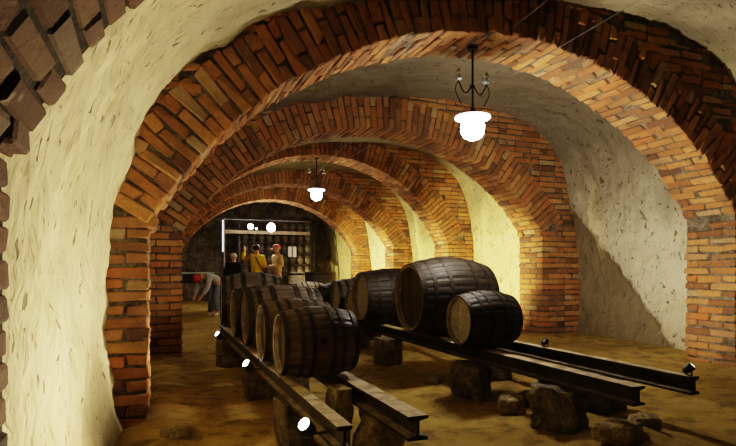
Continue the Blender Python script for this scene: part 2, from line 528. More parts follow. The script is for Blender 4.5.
def build_arch(k, label):
    A = ARCH[k]; y0, y1 = A['y'], A['y'] + T
    cx, cz, R = A['cx'], A['cz'], A['R']
    aL = math.atan2(A['zl'] - cz, -math.sqrt(R * R - (A['zl'] - cz) ** 2))
    aR = math.atan2(A['zr'] - cz, math.sqrt(R * R - (A['zr'] - cz) ** 2))
    xL = cx + R * math.cos(aL); xR = cx + R * math.cos(aR)
    P = prof_at((y0 + y1) / 2)
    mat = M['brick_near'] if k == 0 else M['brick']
    root = empty('brick_arch', ((xL + xR) / 2, y0, 0))
    tag(root, label, 'arch', 'brick arches of the vaulted cellar', 'structure')
    inv = Vector(root.location)
    B = Bricks()
    ph = 0.079
    rough = 0.009 if k == 1 else 0.004
    # voussoir ring
    nC = int((aL - aR) * R / ph)
    ring = 0.42
    for i in range(nC):
        a = aR + (aL - aR) * (i + 0.5) / nC
        er = np.array([math.cos(a), 0, math.sin(a)]); et = np.array([-math.sin(a), 0, math.cos(a)]); ey = np.array([0, 1.0, 0])
        hy = 0.068 * 0.5
        yy = [(0.0, 0.28), (0.28, 0.56)] if i % 2 else [(0.0, 0.14), (0.14, 0.42), (0.42, 0.56)]
        rr = [(0.0, 0.28), (0.28, 0.42)] if i % 2 == 0 else [(0.0, 0.14), (0.14, 0.42)]
        wob = RNG.normal(0, 0.035)
        ec = math.cos(wob) * er + math.sin(wob) * et * 0.4; ec /= np.linalg.norm(ec)
        et2 = np.cross(ey, ec); et2 = et2 if np.dot(et2, et) > 0 else -et2
        for (ya, yb) in yy:
            for (ra, rb) in rr:
                edge = ya == 0.0 or yb == T
                inner = ra == 0.0
                if not (edge or inner): continue
                c = np.array([cx, (y0 + (ya + yb) / 2), cz]) + er * (R + (ra + rb) / 2)
                c[1] += (RNG.uniform(0, 1.6) * rough * (-1 if ya == 0.0 else 1)) if edge else 0
                grow = (R + (ra + rb) / 2) / R
                B.add(c - np.array(inv), [ec, ey, et2], [(rb - ra) / 2 - 0.005, (yb - ya) / 2 - 0.005, hy * grow], 0.009, rough * 0.7)
    B.build('voussoir_ring', mat, root)
    # piers below the springing and coursed fill behind the ring, up to the vault
    ext = [(x, z) for x, z in P]
    ext[0] = (ext[0][0], -0.3); ext[-1] = (ext[-1][0], -0.3)
    C = (2.8, 1.0)
    big = [(x + (0.30 if x > C[0] else -0.30) * (1 if abs(x - C[0]) > 2.2 else abs(x - C[0]) / 2.2), z + 0.12) for x, z in ext]
    def free(x, z, marg=0.0):
        if not point_in(big, x, z): return False
        if z > cz + 0.3 and math.hypot(x - cx, z - cz) < R + ring * 0.9 + marg and aR < math.atan2(z - cz, x - cx) < aL: return False
        if math.hypot(x - cx, z - cz) < R + 0.07 and z > cz + 0.3: return False
        if z <= A['zl'] and x < cx: return x < xL
        if z <= A['zr'] and x > cx: return x > xR
        return True
    PL, PR, SP = Bricks(), Bricks(), Bricks()
    I3 = np.eye(3)
    nz = int(3.9 / ph)
    for j in range(-1, nz):
        z = (j + 0.5) * ph
        for side in (0, 1):
            zs = A['zl'] if side == 0 else A['zr']
            below = z < zs - ph * 0.3
            xi = xL if side == 0 else xR
            sg = -1 if side == 0 else 1
            bank = (PL if side == 0 else PR) if below else SP
            # lengths along x from the inner edge outwards, alternating
            pos = 0.0 if below else RNG.uniform(-0.1, 0)
            if not below: pos = -2.7
            seq = 0
            while pos < (1.1 if below else 1.1):
                Lx = (0.28 if (seq + j) % 2 == 0 else 0.14) if below else (0.28 if RNG.random() < 0.7 else 0.14)
                xc = xi + sg * (pos + Lx / 2)
                ok = free(xc, z) if not below else point_in(big, xc, z)
                if not below and ((side == 0) != (xc < cx)): ok = False
                if ok:
                    if below and pos == 0.0:
                        cuts = [(0, .14), (.14, .42), (.42, .56)] if j % 2 else [(0, .28), (.28, .56)]
                    elif below:
                        cuts = [(0, .14), (.42, .56)]
                    else:
                        cuts = [(0.006, .14), (.42, .554)]
                    for ya, yb in cuts:
                        c = np.array([xc, y0 + (ya + yb) / 2 + (RNG.uniform(-rough, rough)), z])
                        bank.add(c - np.array(inv), I3, [Lx / 2 - 0.005, (yb - ya) / 2 - 0.004, ph / 2 - 0.007], 0.008, rough * 0.6)
                pos += Lx; seq += 1
    if PL.nb: PL.build('pier', mat, root)
    if PR.nb: PR.build('pier', mat, root)
    if SP.nb: SP.build('spandrel', mat, root)
    # mortar core
    mb = MB()
    g = 0.018
    nA = 72
    inner = [(xR + g, -0.25)] + [(cx + (R + g) * math.cos(aR + (aL - aR) * i / nA), cz + (R + g) * math.sin(aR + (aL - aR) * i / nA)) for i in range(nA + 1)] + [(xL - g, -0.25)]
    # matching outer outline by parameter
    bx = big[::-1]
    bp = np.array(bx); seg = np.hypot(*np.diff(bp, axis=0).T); s = np.r_[0, np.cumsum(seg)]
    ip = np.array(inner); sgi = np.hypot(*np.diff(ip, axis=0).T); si = np.r_[0, np.cumsum(sgi)] / sgi.sum()
    outer = [(np.interp(u * s[-1], s, bp[:, 0]), np.interp(u * s[-1], s, bp[:, 1])) for u in si]
    n = len(inner)
    vs = []
    for yy in (y0 + g, y1 - g):
        vs += [(x - inv.x, yy - inv.y, z) for x, z in inner] + [(x - inv.x, yy - inv.y, z) for x, z in outer]
    fs = []
    for i in range(n - 1):
        fs += [(i, i + 1, n + i + 1, n + i), (2 * n + i + 1, 2 * n + i, 3 * n + i, 3 * n + i + 1), (i + 1, i, 2 * n + i, 2 * n + i + 1)]
    mb.add(vs, fs)
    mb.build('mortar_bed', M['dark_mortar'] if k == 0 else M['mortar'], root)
    return root

ARCH_LABELS = [
    'nearest brick arch, only its dusty brown bricks in the top left corner',
    'large near brick arch spanning the cellar, springing from the pier beside the ivory wall',
    'second whole brick arch, just behind the large near one and the hanging chandelier',
    'third whole brick arch inside the second, its lit soffit curving over the largest barrel',
    'fourth brick arch, its pier between the two brightest slots of lit wall',
    'smallest and farthest brick arch, framing the people at the end of the cellar',
]
for k in range(6):
    build_arch(k, ARCH_LABELS[k])

# --- floor
def floor_z(x, y):
    x = np.asarray(x, float); y = np.asarray(y, float)
    p = np.c_[x.ravel(), y.ravel(), np.zeros(x.size)]
    h = 0.035 * fbm(p, 0.9, 3) + 0.018 * fbm(p, 4.0, 4)
    # mound running along the tunnel between and under the tracks and rising at the right wall
    h += 0.06 * np.clip((p[:, 0] - 3.6) / 2.2, 0, 1)
    h += 0.10 * np.exp(-((p[:, 0] - 2.55) ** 2 / 0.05 + (p[:, 1] - 2.35) ** 2 / 0.06))
    h += 0.05 * np.exp(-((p[:, 0] - 0.05) ** 2 / 0.03))
    h -= 0.03 * np.exp(-((p[:, 0] - 1.75) ** 2 / 0.10))
    return h.reshape(x.shape)
def build_floor():
    xs = np.linspace(-1.2, 6.6, 170)
    ys = np.r_[np.linspace(-1.5, 6.5, 210), np.linspace(6.55, Y_END + 0.5, 130)]
    X, Y = np.meshgrid(xs, ys)
    p = np.c_[X.ravel(), Y.ravel(), np.zeros(X.size)]
    Z = floor_z(X, Y) + (0.008 * fbm(p, 14, 3)).reshape(X.shape)
    n = len(xs)
    jj, ii = np.meshgrid(np.arange(len(ys) - 1), np.arange(n - 1), indexing='ij')
    q = (jj * n + ii).ravel()
    o = mesh_obj('floor', np.c_[X.ravel(), Y.ravel(), Z.ravel()], np.c_[q, q + 1, q + n + 1, q + n], M['earth'], smooth=True)
    tag(o, kind='structure')
build_floor()
def fz(x, y): return float(floor_z(np.array([x]), np.array([y]))[0])

# --- end wall of sooty stone
def build_end_wall():
    xs = np.linspace(-0.4, 6.4, 90); zs = np.linspace(-0.2, 3.6, 56)
    X, Z = np.meshgrid(xs, zs)
    p = np.c_[X.ravel(), np.zeros(X.size), Z.ravel()]
    bl = np.abs(fbm(p, 2.6, 2)); Yd = Y_END - 0.10 * fbm(p, 1.2, 3) - 0.16 * np.clip(bl * 2, 0, 0.6)
    n = len(xs)
    jj, ii = np.meshgrid(np.arange(len(zs) - 1), np.arange(n - 1), indexing='ij')
    q = (jj * n + ii).ravel()
    o = mesh_obj('wall_back', np.c_[X.ravel(), Yd, Z.ravel()], np.c_[q, q + 1, q + n + 1, q + n], M['rock'])
    tag(o, kind='structure')
build_end_wall()

# ------------------------------------------------------------------ barrels
def barrel_parts(L, rb, rh, wood, head, hoops, rim, nst=22, bung=None, root=None, inset=0.03):
    """axis along local x, resting with its belly on z = 0"""
    zc = rb
    def rad(u): return rh + (rb - rh) * (1 - u * u)
    nu, na = 15, 4
    mb = MB()
    for s in range(nst):
        a0 = 2 * math.pi * s / nst; a1 = 2 * math.pi * (s + 1) / nst
        vs, fs = [], []
        dr = RNG.normal(0, 0.0012)
        for i in range(nu):
            u = -1 + 2 * i / (nu - 1)
            for j in range(na):
                t = j / (na - 1)
                a = a0 + (a1 - a0) * (0.012 + 0.976 * t)
                r = rad(u) + dr - (0.004 if j in (0, na - 1) else 0)
                vs.append((u * L / 2, r * math.sin(a), zc + r * math.cos(a)))
        for i in range(nu - 1):
            for j in range(na - 1):
                fs.append((i * na + j, i * na + j + 1, (i + 1) * na + j + 1, (i + 1) * na + j))
        mb.add(vs, fs, 0)
        for e in (-1, 1):                                   # stave end and the inside of the chime
            th = 0.016 if rb < 0.3 else 0.024
            vs, fs = [], []
            for j in range(na):
                a = a0 + (a1 - a0) * j / (na - 1)
                for (r, x) in ((rh + dr, e * L / 2), (rh - th, e * (L / 2 - 0.004)), (rh - th, e * (L / 2 - inset - 0.02))):
                    vs.append((x, r * math.sin(a), zc + r * math.cos(a)))
            for j in range(na - 1):
                for q in (0, 1):
                    f = (j * 3 + q, j * 3 + q + 1, (j + 1) * 3 + q + 1, (j + 1) * 3 + q)
                    fs.append(f if e < 0 else f[::-1])
            mb.add(vs, fs, 1)
    mb.build('staves', [wood, rim], root, smooth=False)
    for e in (-1, 1):
        hb = MB(); th = 0.015
        R = rh - th
        npl = 6 if rb < 0.3 else 8
        for k in range(npl):
            ya = -R + 2 * R * k / npl + 0.0015; yb = -R + 2 * R * (k + 1) / npl - 0.0015
            ps = []
            for q in range(7):
                y = ya + (yb - ya) * q / 6
                ps.append((y, math.sqrt(max(0, R * R - y * y))))
            loop = [(y, z) for y, z in ps] + [(y, -z) for y, z in ps[::-1]]
            x = e * (L / 2 - inset - RNG.uniform(0, 0.003))
            vs = [(x, y, zc + z) for y, z in loop]
            vs += [(x - e * 0.018, y, zc + z) for y, z in loop]
            n = len(loop)
            f1 = tuple(range(n)); 
            fs = [f1 if e < 0 else f1[::-1]]
            for q in range(n):
                fs.append((q, (q + 1) % n, n + (q + 1) % n, n + q))
            hb.add(vs, fs)
        hb.build('barrel_head', head, root)
    for (u0, w) in hoops:
        for sgn in (-1, 1):
            h = MB(); n = 44
            vs, fs = [], []
            xs = [sgn * u0 - w / L, sgn * u0 + w / L]
            th = 0.0035
            for a_i in range(n):
                a = 2 * math.pi * a_i / n
                for (u, off) in ((xs[0], -0.004), (xs[0], th), (xs[1], th), (xs[1], -0.004)):
                    r = rad(max(-1, min(1, u))) + off
                    vs.append((u * L / 2, r * math.sin(a), zc + r * math.cos(a)))
            for a_i in range(n):
                b = (a_i + 1) % n
                for q in range(3):
                    fs.append((a_i * 4 + q, b * 4 + q, b * 4 + q + 1, a_i * 4 + q + 1))
            h.add(vs, fs)
            h.build('hoop', M['iron'], root)
    if bung is not None:
        b = MB()
        # bung seen on the side facing the viewer (local -y, raised angle)
        a = bung
        c = Vector((-0.02 * L, -math.cos(a) * rb, zc + math.sin(a) * rb)); d = Vector((0, -math.cos(a), math.sin(a)))
        b.tube([c - d * 0.02, c + d * 0.003], 0.017, 12)
        b.build('bung', M['hole'], root)

H_SMALL = [(0.945, 0.028), (0.56, 0.022), (0.27, 0.022)]
H_BIG = [(0.95, 0.045), (0.70, 0.035), (0.33, 0.04)]
RAIL_Z = 0.38
def barrel(x, y, L, d, dh, label, wood, head, rim='chime', hoops=H_SMALL, rotz=0.0, bung=None, z=RAIL_Z, name='wine_barrel', nst=22, dy=0.0, inset=0.03):
    root = empty(name, (x, y, z), rotz)
    tag(root, label, 'barrel', 'wine barrels lying on the beam tracks')
    barrel_parts(L, d / 2, dh / 2, M[wood], M[head], hoops, M[rim], nst, bung, root, inset)
    return root

# left track
barrel(0.865, 3.06, 0.425, 0.41, 0.345, 'nearest small brown barrel with a dark bung hole, lying on the left-hand beams', 'oak_near', 'head_dark', bung=math.radians(7))
barrel(0.865, 3.56, 0.45, 0.43, 0.365, 'small brown barrel lying directly behind the nearest one with the bung hole', 'oak_near', 'head_dark')
barrel(0.94, 4.30, 0.57, 0.50, 0.425, 'broad brown barrel with a black head, third along the left-hand beams', 'oak_grey', 'head_dark', hoops=H_BIG, nst=26)
barrel(0.91, 4.90, 0.54, 0.48, 0.41, 'dark barrel squeezed behind the broad black-headed one, only its edge showing', 'oak_dark', 'head_dark', nst=24)
barrel(0.925, 5.62, 0.60, 0.60, 0.485, 'large grey weathered barrel, farthest on the left-hand beams, its top catching the light', 'oak_grey', 'head_grey', hoops=H_BIG, nst=26, rotz=math.radians(-4))
# right track
barrel(2.42, 3.68, 0.465, 0.46, 0.375, 'small dark barrel with a pale grey head, front one on the right-hand beams', 'oak_dark', 'head_grey', inset=0.035)
barrel(2.52, 4.46, 0.77, 0.74, 0.60, 'largest barrel, nearly black, behind the small one on the right-hand beams', 'oak_dark', 'head_dark', hoops=H_BIG, nst=30, inset=0.05)
barrel(2.58, 5.78, 0.84, 0.64, 0.54, 'big dark barrel with a grey head, next behind the largest barrel', 'oak_dark', 'head_grey', hoops=H_BIG, nst=28, inset=0.05)
barrel(2.52, 6.36, 0.56, 0.42, 0.345, 'little dark barrel tucked behind the big grey-headed one', 'oak_dark', 'head_grey')
barrel(2.60, 6.86, 0.78, 0.52, 0.43, 'brown medium barrel with deep shadowed head, fifth back on the right-hand beams', 'oak_grey', 'head_grey', hoops=H_BIG, nst=24)
barrel(2.50, 7.60, 0.56, 0.44, 0.36, 'small dark barrel between the brown medium one and the reddish far one', 'oak_dark', 'head_dark')
barrel(2.46, 9.05, 0.52, 0.42, 0.34, 'small pale reddish barrel, last on the right-hand beams', 'oak_pale', 'head_dark')

# standing tubs beyond the track
def standing(x, y, h, d, dtop, label, wood, name):
    root = empty(name, (x, y, fz(x, y) - 0.005))
    tag(root, label, 'barrel')
    rb, rt = d / 2, dtop / 2
    n = 24
    mb = MB()
    for s in range(n):
        a0, a1 = 2 * math.pi * (s + 0.02) / n, 2 * math.pi * (s + 0.98) / n
        vs, fs = [], []
        for i in range(9):
            u = -1 + i / 4
            r = rt + (rb - rt) * (1 - u * u)
            for a in (a0, (a0 + a1) / 2, a1):
                vs.append((r * math.cos(a), r * math.sin(a), h * (u + 1) / 2))
        for a in (a0, (a0 + a1) / 2, a1):
            vs.append(((rt - 0.03) * math.cos(a), (rt - 0.03) * math.sin(a), h))
        for i in range(9):
            for j in range(2):
                fs.append((i * 3 + j, i * 3 + j + 1, (i + 1) * 3 + j + 1, (i + 1) * 3 + j))
        mb.add(vs, fs)
    mb.build('staves', M[wood], root)
    hd = MB(); hd.lathe([(rt - 0.03, h - 0.06), (rt - 0.03, h - 0.04)], 24)
    hd.build('barrel_head', M['head_grey'], root)
    for u in (-0.9, -0.45, 0.45, 0.9):
        r = rt + (rb - rt) * (1 - u * u)
        hp = MB(); hp.lathe([(r - 0.004, h * (u + 1) / 2 - 0.02), (r + 0.004, h * (u + 1) / 2 - 0.02), (r + 0.004, h * (u + 1) / 2 + 0.02), (r - 0.004, h * (u + 1) / 2 + 0.02)], 36, cap=False)
        hp.build('hoop', M['iron'], root)
standing(2.66, 10.75, 0.96, 0.36, 0.31, 'pale narrow barrel standing upright beyond the reddish barrel', 'oak_pale', 'upright_barrel')
standing(3.55, 12.3, 0.96, 0.92, 0.84, 'wide dark vat standing upright beside the pale narrow barrel', 'oak_dark', 'upright_vat')

# ------------------------------------------------------------------ steel beams and their supports
def beam(x0, x1, ya, yb, label, ztop=RAIL_Z, h=0.105):
    root = empty('steel_beam', ((x0 + x1) / 2, ya, ztop - h))
    tag(root, label, 'beam', 'steel beams of the barrel tracks')
    w = (x1 - x0) / 2; f = 0.014; wb = 0.012
    sec = [(-w, 0), (w, 0), (w, f), (wb / 2, f * 1.6), (wb / 2, h - f * 1.6), (w, h - f), (w, h), (-w, h), (-w, h - f), (-wb / 2, h - f * 1.6), (-wb / 2, f * 1.6), (-w, f)]
    n = len(sec); ny = int((yb - ya) / 0.12)
    vs, fs = [], []
    for i in range(ny + 1):
        for (sx, sz) in sec:
            vs.append((sx + RNG.normal(0, 0.0008), (yb - ya) * i / ny, sz + RNG.normal(0, 0.0006)))
    for i in range(ny):
        for k in range(n):
            k2 = (k + 1) % n
            fs.append((i * n + k, i * n + k2, (i + 1) * n + k2, (i + 1) * n + k))
    fs.append(tuple(range(n))[::-1]); fs.append(tuple(ny * n + k for k in range(n)))
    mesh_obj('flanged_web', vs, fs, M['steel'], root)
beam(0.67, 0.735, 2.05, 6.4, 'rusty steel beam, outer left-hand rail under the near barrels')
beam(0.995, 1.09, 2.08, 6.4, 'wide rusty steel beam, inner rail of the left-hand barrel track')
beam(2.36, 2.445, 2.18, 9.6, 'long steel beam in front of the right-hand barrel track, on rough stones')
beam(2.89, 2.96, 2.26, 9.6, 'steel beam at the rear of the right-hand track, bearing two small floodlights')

def rock(name, x, y, size, rz, label, mat='stone', z=None, rough=0.05, top=None, cat='stone', group='stones supporting the barrel tracks', seed=0, squar=0.6):
    bm = bmesh.new()
    bmesh.ops.create_cube(bm, size=1.0)
    bmesh.ops.subdivide_edges(bm, edges=bm.edges[:], cuts=11, use_grid_fill=True)
    P = np.array([v.co[:] for v in bm.verts])
    nrm = P / np.linalg.norm(P, axis=1, keepdims=True)
    P = P * squar + nrm * 0.56 * (1 - squar)
    P = P * np.array(size)
    q = P + seed * 5.1
    ridge = 1 - np.abs(fbm(q, 7, 3)) * 2
    P = P + nrm * (rough * fbm(q, 4, 3) + rough * 0.45 * (ridge - 0.5) + rough * 0.3 * fbm(q, 22, 2))[:, None]
    zb = fz(x, y) - 0.03 if z is None else z
    P[:, 2] -= P[:, 2].min()
    if top is not None:                       # dress the top flat to carry the beams
        P[:, 2] *= (top - zb) / P[:, 2].max()
        lim = top - zb
        P[:, 2] = np.minimum(P[:, 2] * 1.06, lim)
    for v, p in zip(bm.verts, P): v.co = p
    me = bpy.data.meshes.new(name); bm.to_mesh(me); bm.free()
    me.materials.append(M[mat])
    me.polygons.foreach_set('use_smooth', np.ones(len(me.polygons), dtype=bool))
    o = bpy.data.objects.new(name, me); o.location = (x, y, zb); o.rotation_euler = (0, 0, rz)
    link(o); tag(o, label, cat, group)
    return o
BT = RAIL_Z - 0.105 - 0.001
rock('support_stone', 2.37, 2.78, (0.24, 0.32, 0.34), 0.45, 'dark jagged stone block nearest the viewer under the right-hand track', 'stone', top=BT, rough=0.07, seed=1, squar=0.85)
rock('support_stone', 2.36, 3.74, (0.20, 0.28, 0.34), 0.3, 'rough stone block under the right-hand track below the small dark barrel', 'stone', top=BT, rough=0.06, seed=2, squar=0.85)
rock('support_block', 2.32, 5.35, (0.20, 0.26, 0.34), 0.12, 'smooth grey block, leftmost support seen under the right-hand track', 'concrete', top=BT, rough=0.012, seed=3, squar=0.95)
rock('support_stone', 2.40, 6.6, (0.3, 0.34, 0.34), 0.2, 'stone block far back under the front beam of the right-hand track', 'stone', top=BT, rough=0.05, seed=4, squar=0.85)
rock('support_stone', 2.95, 3.05, (0.24, 0.30, 0.30), 0.2, 'stone under the rear beam behind the dark jagged block', 'stone', top=BT, rough=0.05, seed=5, squar=0.85)
rock('support_stone', 2.93, 4.3, (0.26, 0.30, 0.30), -0.2, 'stone under the rear beam behind the largest barrel', 'stone', top=BT, rough=0.05, seed=6, squar=0.85)
rock('support_stone', 2.93, 7.4, (0.26, 0.30, 0.30), -0.2, 'stone far back under the rear beam of the right-hand track', 'stone', top=BT, rough=0.05, seed=26, squar=0.85)
rock('support_stone', 0.925, 2.80, (0.085, 0.16, 0.36), 0.0, 'pale squared stone standing upright between the left-hand beams', 'pale_stone', z=-0.03, top=0.37, rough=0.03, seed=7, squar=0.9)
rock('support_stone', 1.13, 2.72, (0.18, 0.16, 0.28), 0.5, 'stone lump under the free end of the wide left-hand beam', 'pale_stone', top=BT, rough=0.06, seed=8, squar=0.7)
rock('support_stone', 0.72, 3.0, (0.14, 0.2, 0.28), 0.1, 'dark shaded stone under the outer left-hand beam behind the brightest floodlight', 'rock', top=BT, rough=0.04, seed=9, squar=0.85)  # darker stone colour stands in for the shadow under the beam
rock('support_stone', 0.90, 4.3, (0.50, 0.26, 0.28), 0.0, 'long dark shaded stone across under both left-hand beams', 'rock', top=BT, rough=0.04, seed=10, squar=0.85)  # same dark colour, painting the shadow beneath both beams
rock('support_stone', 0.88, 5.9, (0.55, 0.26, 0.28), 0.0, 'stone under the far end of the left-hand beams', 'stone', top=BT, rough=0.04, seed=11, squar=0.85)
RB = 'loose stones lying on the earth floor'
for (x, y, s, rz, lab, mt, sd) in [
    (2.40, 2.31, (0.24, 0.20, 0.10), 0.4, 'pale rounded stone half buried in front of the track end', 'pale_stone', 12),
    (2.68, 2.40, (0.16, 0.14, 0.08), 1.1, 'small boulder beside the pale rounded stone at the track end', 'pale_stone', 13),
    (2.36, 3.22, (0.22, 0.16, 0.12), 0.9, 'low pale stone between the two rough supports of the right-hand track', 'pale_stone', 14),
    (2.62, 3.36, (0.18, 0.14, 0.11), 0.2, 'little stone in the shade under the right-hand track', 'stone', 15),
    (2.28, 4.25, (0.16, 0.13, 0.10), 0.7, 'pale stone on the sand left of the rough support', 'pale_stone', 16),
    (1.30, 2.95, (0.14, 0.12, 0.09), 0.7, 'loose stone beside the wide beam in front of the nearest barrel', 'pale_stone', 17),
    (0.12, 3.35, (0.15, 0.12, 0.06), 0.4, 'low stone on the floor near the foot of the left pier', 'pale_stone', 18)]:
    rock('loose_stone', x, y, s, rz, lab, mt, rough=0.04, group=RB, seed=sd, squar=0.45)

# ------------------------------------------------------------------ lamps
def floodlight(x, y, z, aim, label, lens='lens', size=0.035, clamp=False):
    """small lamp housing on a short stem, aimed along `aim`"""
    root = empty('floodlight', (x, y, z))
    tag(root, label, 'floodlight', 'small floodlights along the tracks')
    d = Vector(aim).normalized()
    h = MB()
    h.tube([-d * size * 1.6, -d * size * 1.2, -d * size * 0.2, d * size * 0.9], [size * 0.45, size * 0.85, size, size * 1.12], 14)
    h.build('housing', M['black'], root, smooth=False)
    l = MB(); l.tube([d * size * 0.91, d * size * 0.99], size * 0.98, 14)
    l.build('lens', M[lens], root)
    b = MB()
    s = d.cross(Vector((0, 0, 1))).normalized() * size * 1.15
    b.tube([s, s + Vector((0, 0, -size * 1.7)), -s + Vector((0, 0, -size * 1.7)), -s], 0.005, 6)
    if clamp: b.tube([s + Vector((0, 0, -size * 1.55)), Vector((0.088, 0, -size * 1.2))], 0.006, 6)
    b.build('bracket', M['black'], root)
    return root

def spot(loc, aim, power, angle, blend=0.6, col=(1.0, 0.83, 0.55), r=0.03):
    L = bpy.data.lights.new('floodlight_beam', 'SPOT')
    L.energy = power; L.spot_size = math.radians(angle); L.spot_blend = blend; L.color = col; L.shadow_soft_size = r
    o = bpy.data.objects.new('floodlight_beam', L); link(o)
    o.location = loc
    o.rotation_euler = Vector(aim).to_track_quat('-Z', 'Y').to_euler()
    return o
def point(loc, power, col=(1, 1, 1), r=0.05):
    L = bpy.data.lights.new('lamp_light', 'POINT')
    L.energy = power; L.color = col; L.shadow_soft_size = r
    o = bpy.data.objects.new('lamp_light', L); link(o); o.location = loc
    return o

WARM = (1.0, 0.84, 0.56)
fl = [
    ((0.60, 2.24, 0.338), (-0.70, -0.38, 0.60), 'glaring white floodlight beside the near end of the left-hand beam', 'lens', 88, 158),
    ((0.605, 3.84, 0.338), (-0.70, -0.30, 0.60), 'bright floodlight beside the left-hand beam near the second barrel', 'lens', 45, 130),
    ((0.605, 5.72, 0.338), (-0.70, -0.30, 0.60), 'dim floodlight far along the left-hand beam below the grey barrel', 'lens_dim', 16, 130),
]
for loc, aim, lab, ln, pw, ang in fl:
    floodlight(loc[0], loc[1], loc[2], aim, lab, ln, 0.027, True)
    d = Vector(aim).normalized()
    spot(Vector(loc) + d * 0.06, (-0.77, -0.02 if loc[1] < 3 else 0.1, 0.60), pw, ang, 0.8)
# on the rear beam of the right-hand track
for loc, aim, lab, ln, pw, ang in [
    ((2.925, 2.30, RAIL_Z + 0.041), (0.85, -0.25, 0.60), 'floodlight on the near end of the rear beam, its lens catching light', 'lens_dim', 3, 90),
    ((2.925, 3.57, RAIL_Z + 0.041), (0.76, 0.26, 0.60), 'black floodlight turned away on the rear beam by the small dark barrel', 'lens', 230, 118)]:
    floodlight(loc[0], loc[1], loc[2], aim, lab, ln, 0.023)
    d = Vector(aim).normalized()
    spot(Vector(loc) + d * 0.05 + Vector((0, 0.14 if loc[1] > 3 else 0, 0)), aim, pw, ang, 0.6, (1.0, 0.88, 0.66))
# lamps behind the barrels that wash the wall bays beyond
for y, pw in ((7.75, 560), (10.45, 480), (13.2, 800), (16.2, 260)):
    spot((3.3, y, 0.3), (0.90, 0.10, 0.36), pw, 84, 0.55, col=(1.0, 0.85, 0.40))

def chandelier(x, y, zt, zl, label, arms=True):
    """zt: fixing point at the soffit, zl: rim of the dish"""
    root = empty('chandelier', (x, y, zl))
    tag(root, label, 'lamp', 'lamps hanging from the arches')
    H = zt - zl
    s = MB(); s.tube([(0, 0, 0.06), (0, 0, H)], 0.009, 8); s.lathe([(0.052, 0.018), (0.048, 0.035), (0.02, 0.06), (0.012, 0.09)], 16); s.lathe([(0.045, H - 0.012), (0.045, H)], 16)
    s.ball((0, 0, H * 0.44), 0.020)
    s.build('stem', M['wrought'], root)
    if arms:
        for sg in (-1, 1):
            a = MB()
            pts = []
            for i in range(15):
                t = i / 14
                pts.append((sg * (0.012 + 0.125 * t), 0.0, H * 0.46 - 0.075 * math.sin(t * math.pi * 0.95) + 0.05 * t * t - 0.01 * t))
            a.tube(pts, 0.006, 6)
            sc = [(sg * (0.137 + 0.030 * math.sin(t * 4.2)), 0.0, H * 0.46 + 0.03 - 0.20 * t) for t in [i / 10 for i in range(11)]]
            a.tube(sc, 0.004, 6)
            ao = a.build('scrolled_arm', M['wrought'], root)
            ex, ez = pts[-1][0], pts[-1][2]
            c = MB(); c.lathe([(0.012, 0), (0.034, 0.012), (0.036, 0.018), (0.014, 0.022)], 14, (ex, 0, ez))
            c.lathe([(0.012, 0.02), (0.012, 0.055)], 10, (ex, 0, ez))
            c.build('candle_socket', M['galv'], ao)
            b = MB(); b.lathe([(0.010, 0.05), (0.020, 0.065), (0.021, 0.078), (0.012, 0.098), (0.002, 0.112)], 12, (ex, 0, ez))
            b.build('candle_bulb', M['candle'], ao)
    d = MB(); d.lathe([(0.146, -0.012), (0.152, -0.006), (0.148, 0.006), (0.09, 0.014), (0.05, 0.02)], 32, cap=False)
    d.build('dish_shade', M['dish'], root, smooth=True)
    g = MB(); g.lathe([(0.06, 0.01), (0.088, -0.02), (0.102, -0.075), (0.098, -0.13), (0.075, -0.17), (0.035, -0.192), (0.004, -0.197)], 28)
    g.build('glass_globe', M['globe'], root, smooth=True)
    return root
CH1 = (2.52, 4.0)
chandelier(CH1[0], CH1[1], 2.885, 2.30, 'large bright glass lamp with scrolled iron arms hanging from the near arch')
chandelier(2.70, 9.45, 3.005, 2.44, 'bright lamp hanging under the third arch, second along the cellar')
for pt, pw in (((CH1[0], CH1[1], 2.0), 58), ((2.70, 9.45, 2.14), 32)):
    point(pt, pw, (1.0, 0.90, 0.74), 0.11)
point((2.2, -1.6, 2.0), 4.5, (1.0, 0.88, 0.66), 0.15)           # faint fill added behind the viewer, where the row's next lamp would hang
# two plain glass lamps at the far end, with a small spotlight between them
def pendant(x, y, z, zt, r, label):
    root = empty('pendant_lamp', (x, y, z))
    tag(root, label, 'lamp', 'lamps at the far end of the cellar')
    s = MB(); s.tube([(0, 0, r * 0.8), (0, 0, zt - z)], 0.006, 6); s.lathe([(0.035, r * 0.9), (0.03, r * 1.5)], 12); s.build('stem', M['wrought'], root)
    g = MB(); g.ball((0, 0, 0), (r, r, r * 1.05), 18, 12); g.build('glass_globe', M['globe'], root, smooth=True)
pendant(2.42, 14.95, 2.18, 2.82, 0.075, 'smaller left lamp of the bright pair at the far end')
pendant(2.98, 14.95, 2.17, 2.87, 0.115, 'brighter right lamp of the pair at the far end')
fr = floodlight(2.74, 15.9, 2.20, (-0.15, -1, -0.2), 'tiny spotlight on the metal bar between the two far lamps', 'lens_dim', 0.03)
point((2.98, 14.6, 2.0), 42, (1.0, 0.93, 0.82), 0.12)
point((2.42, 14.8, 2.02), 12, (1.0, 0.93, 0.82), 0.08)

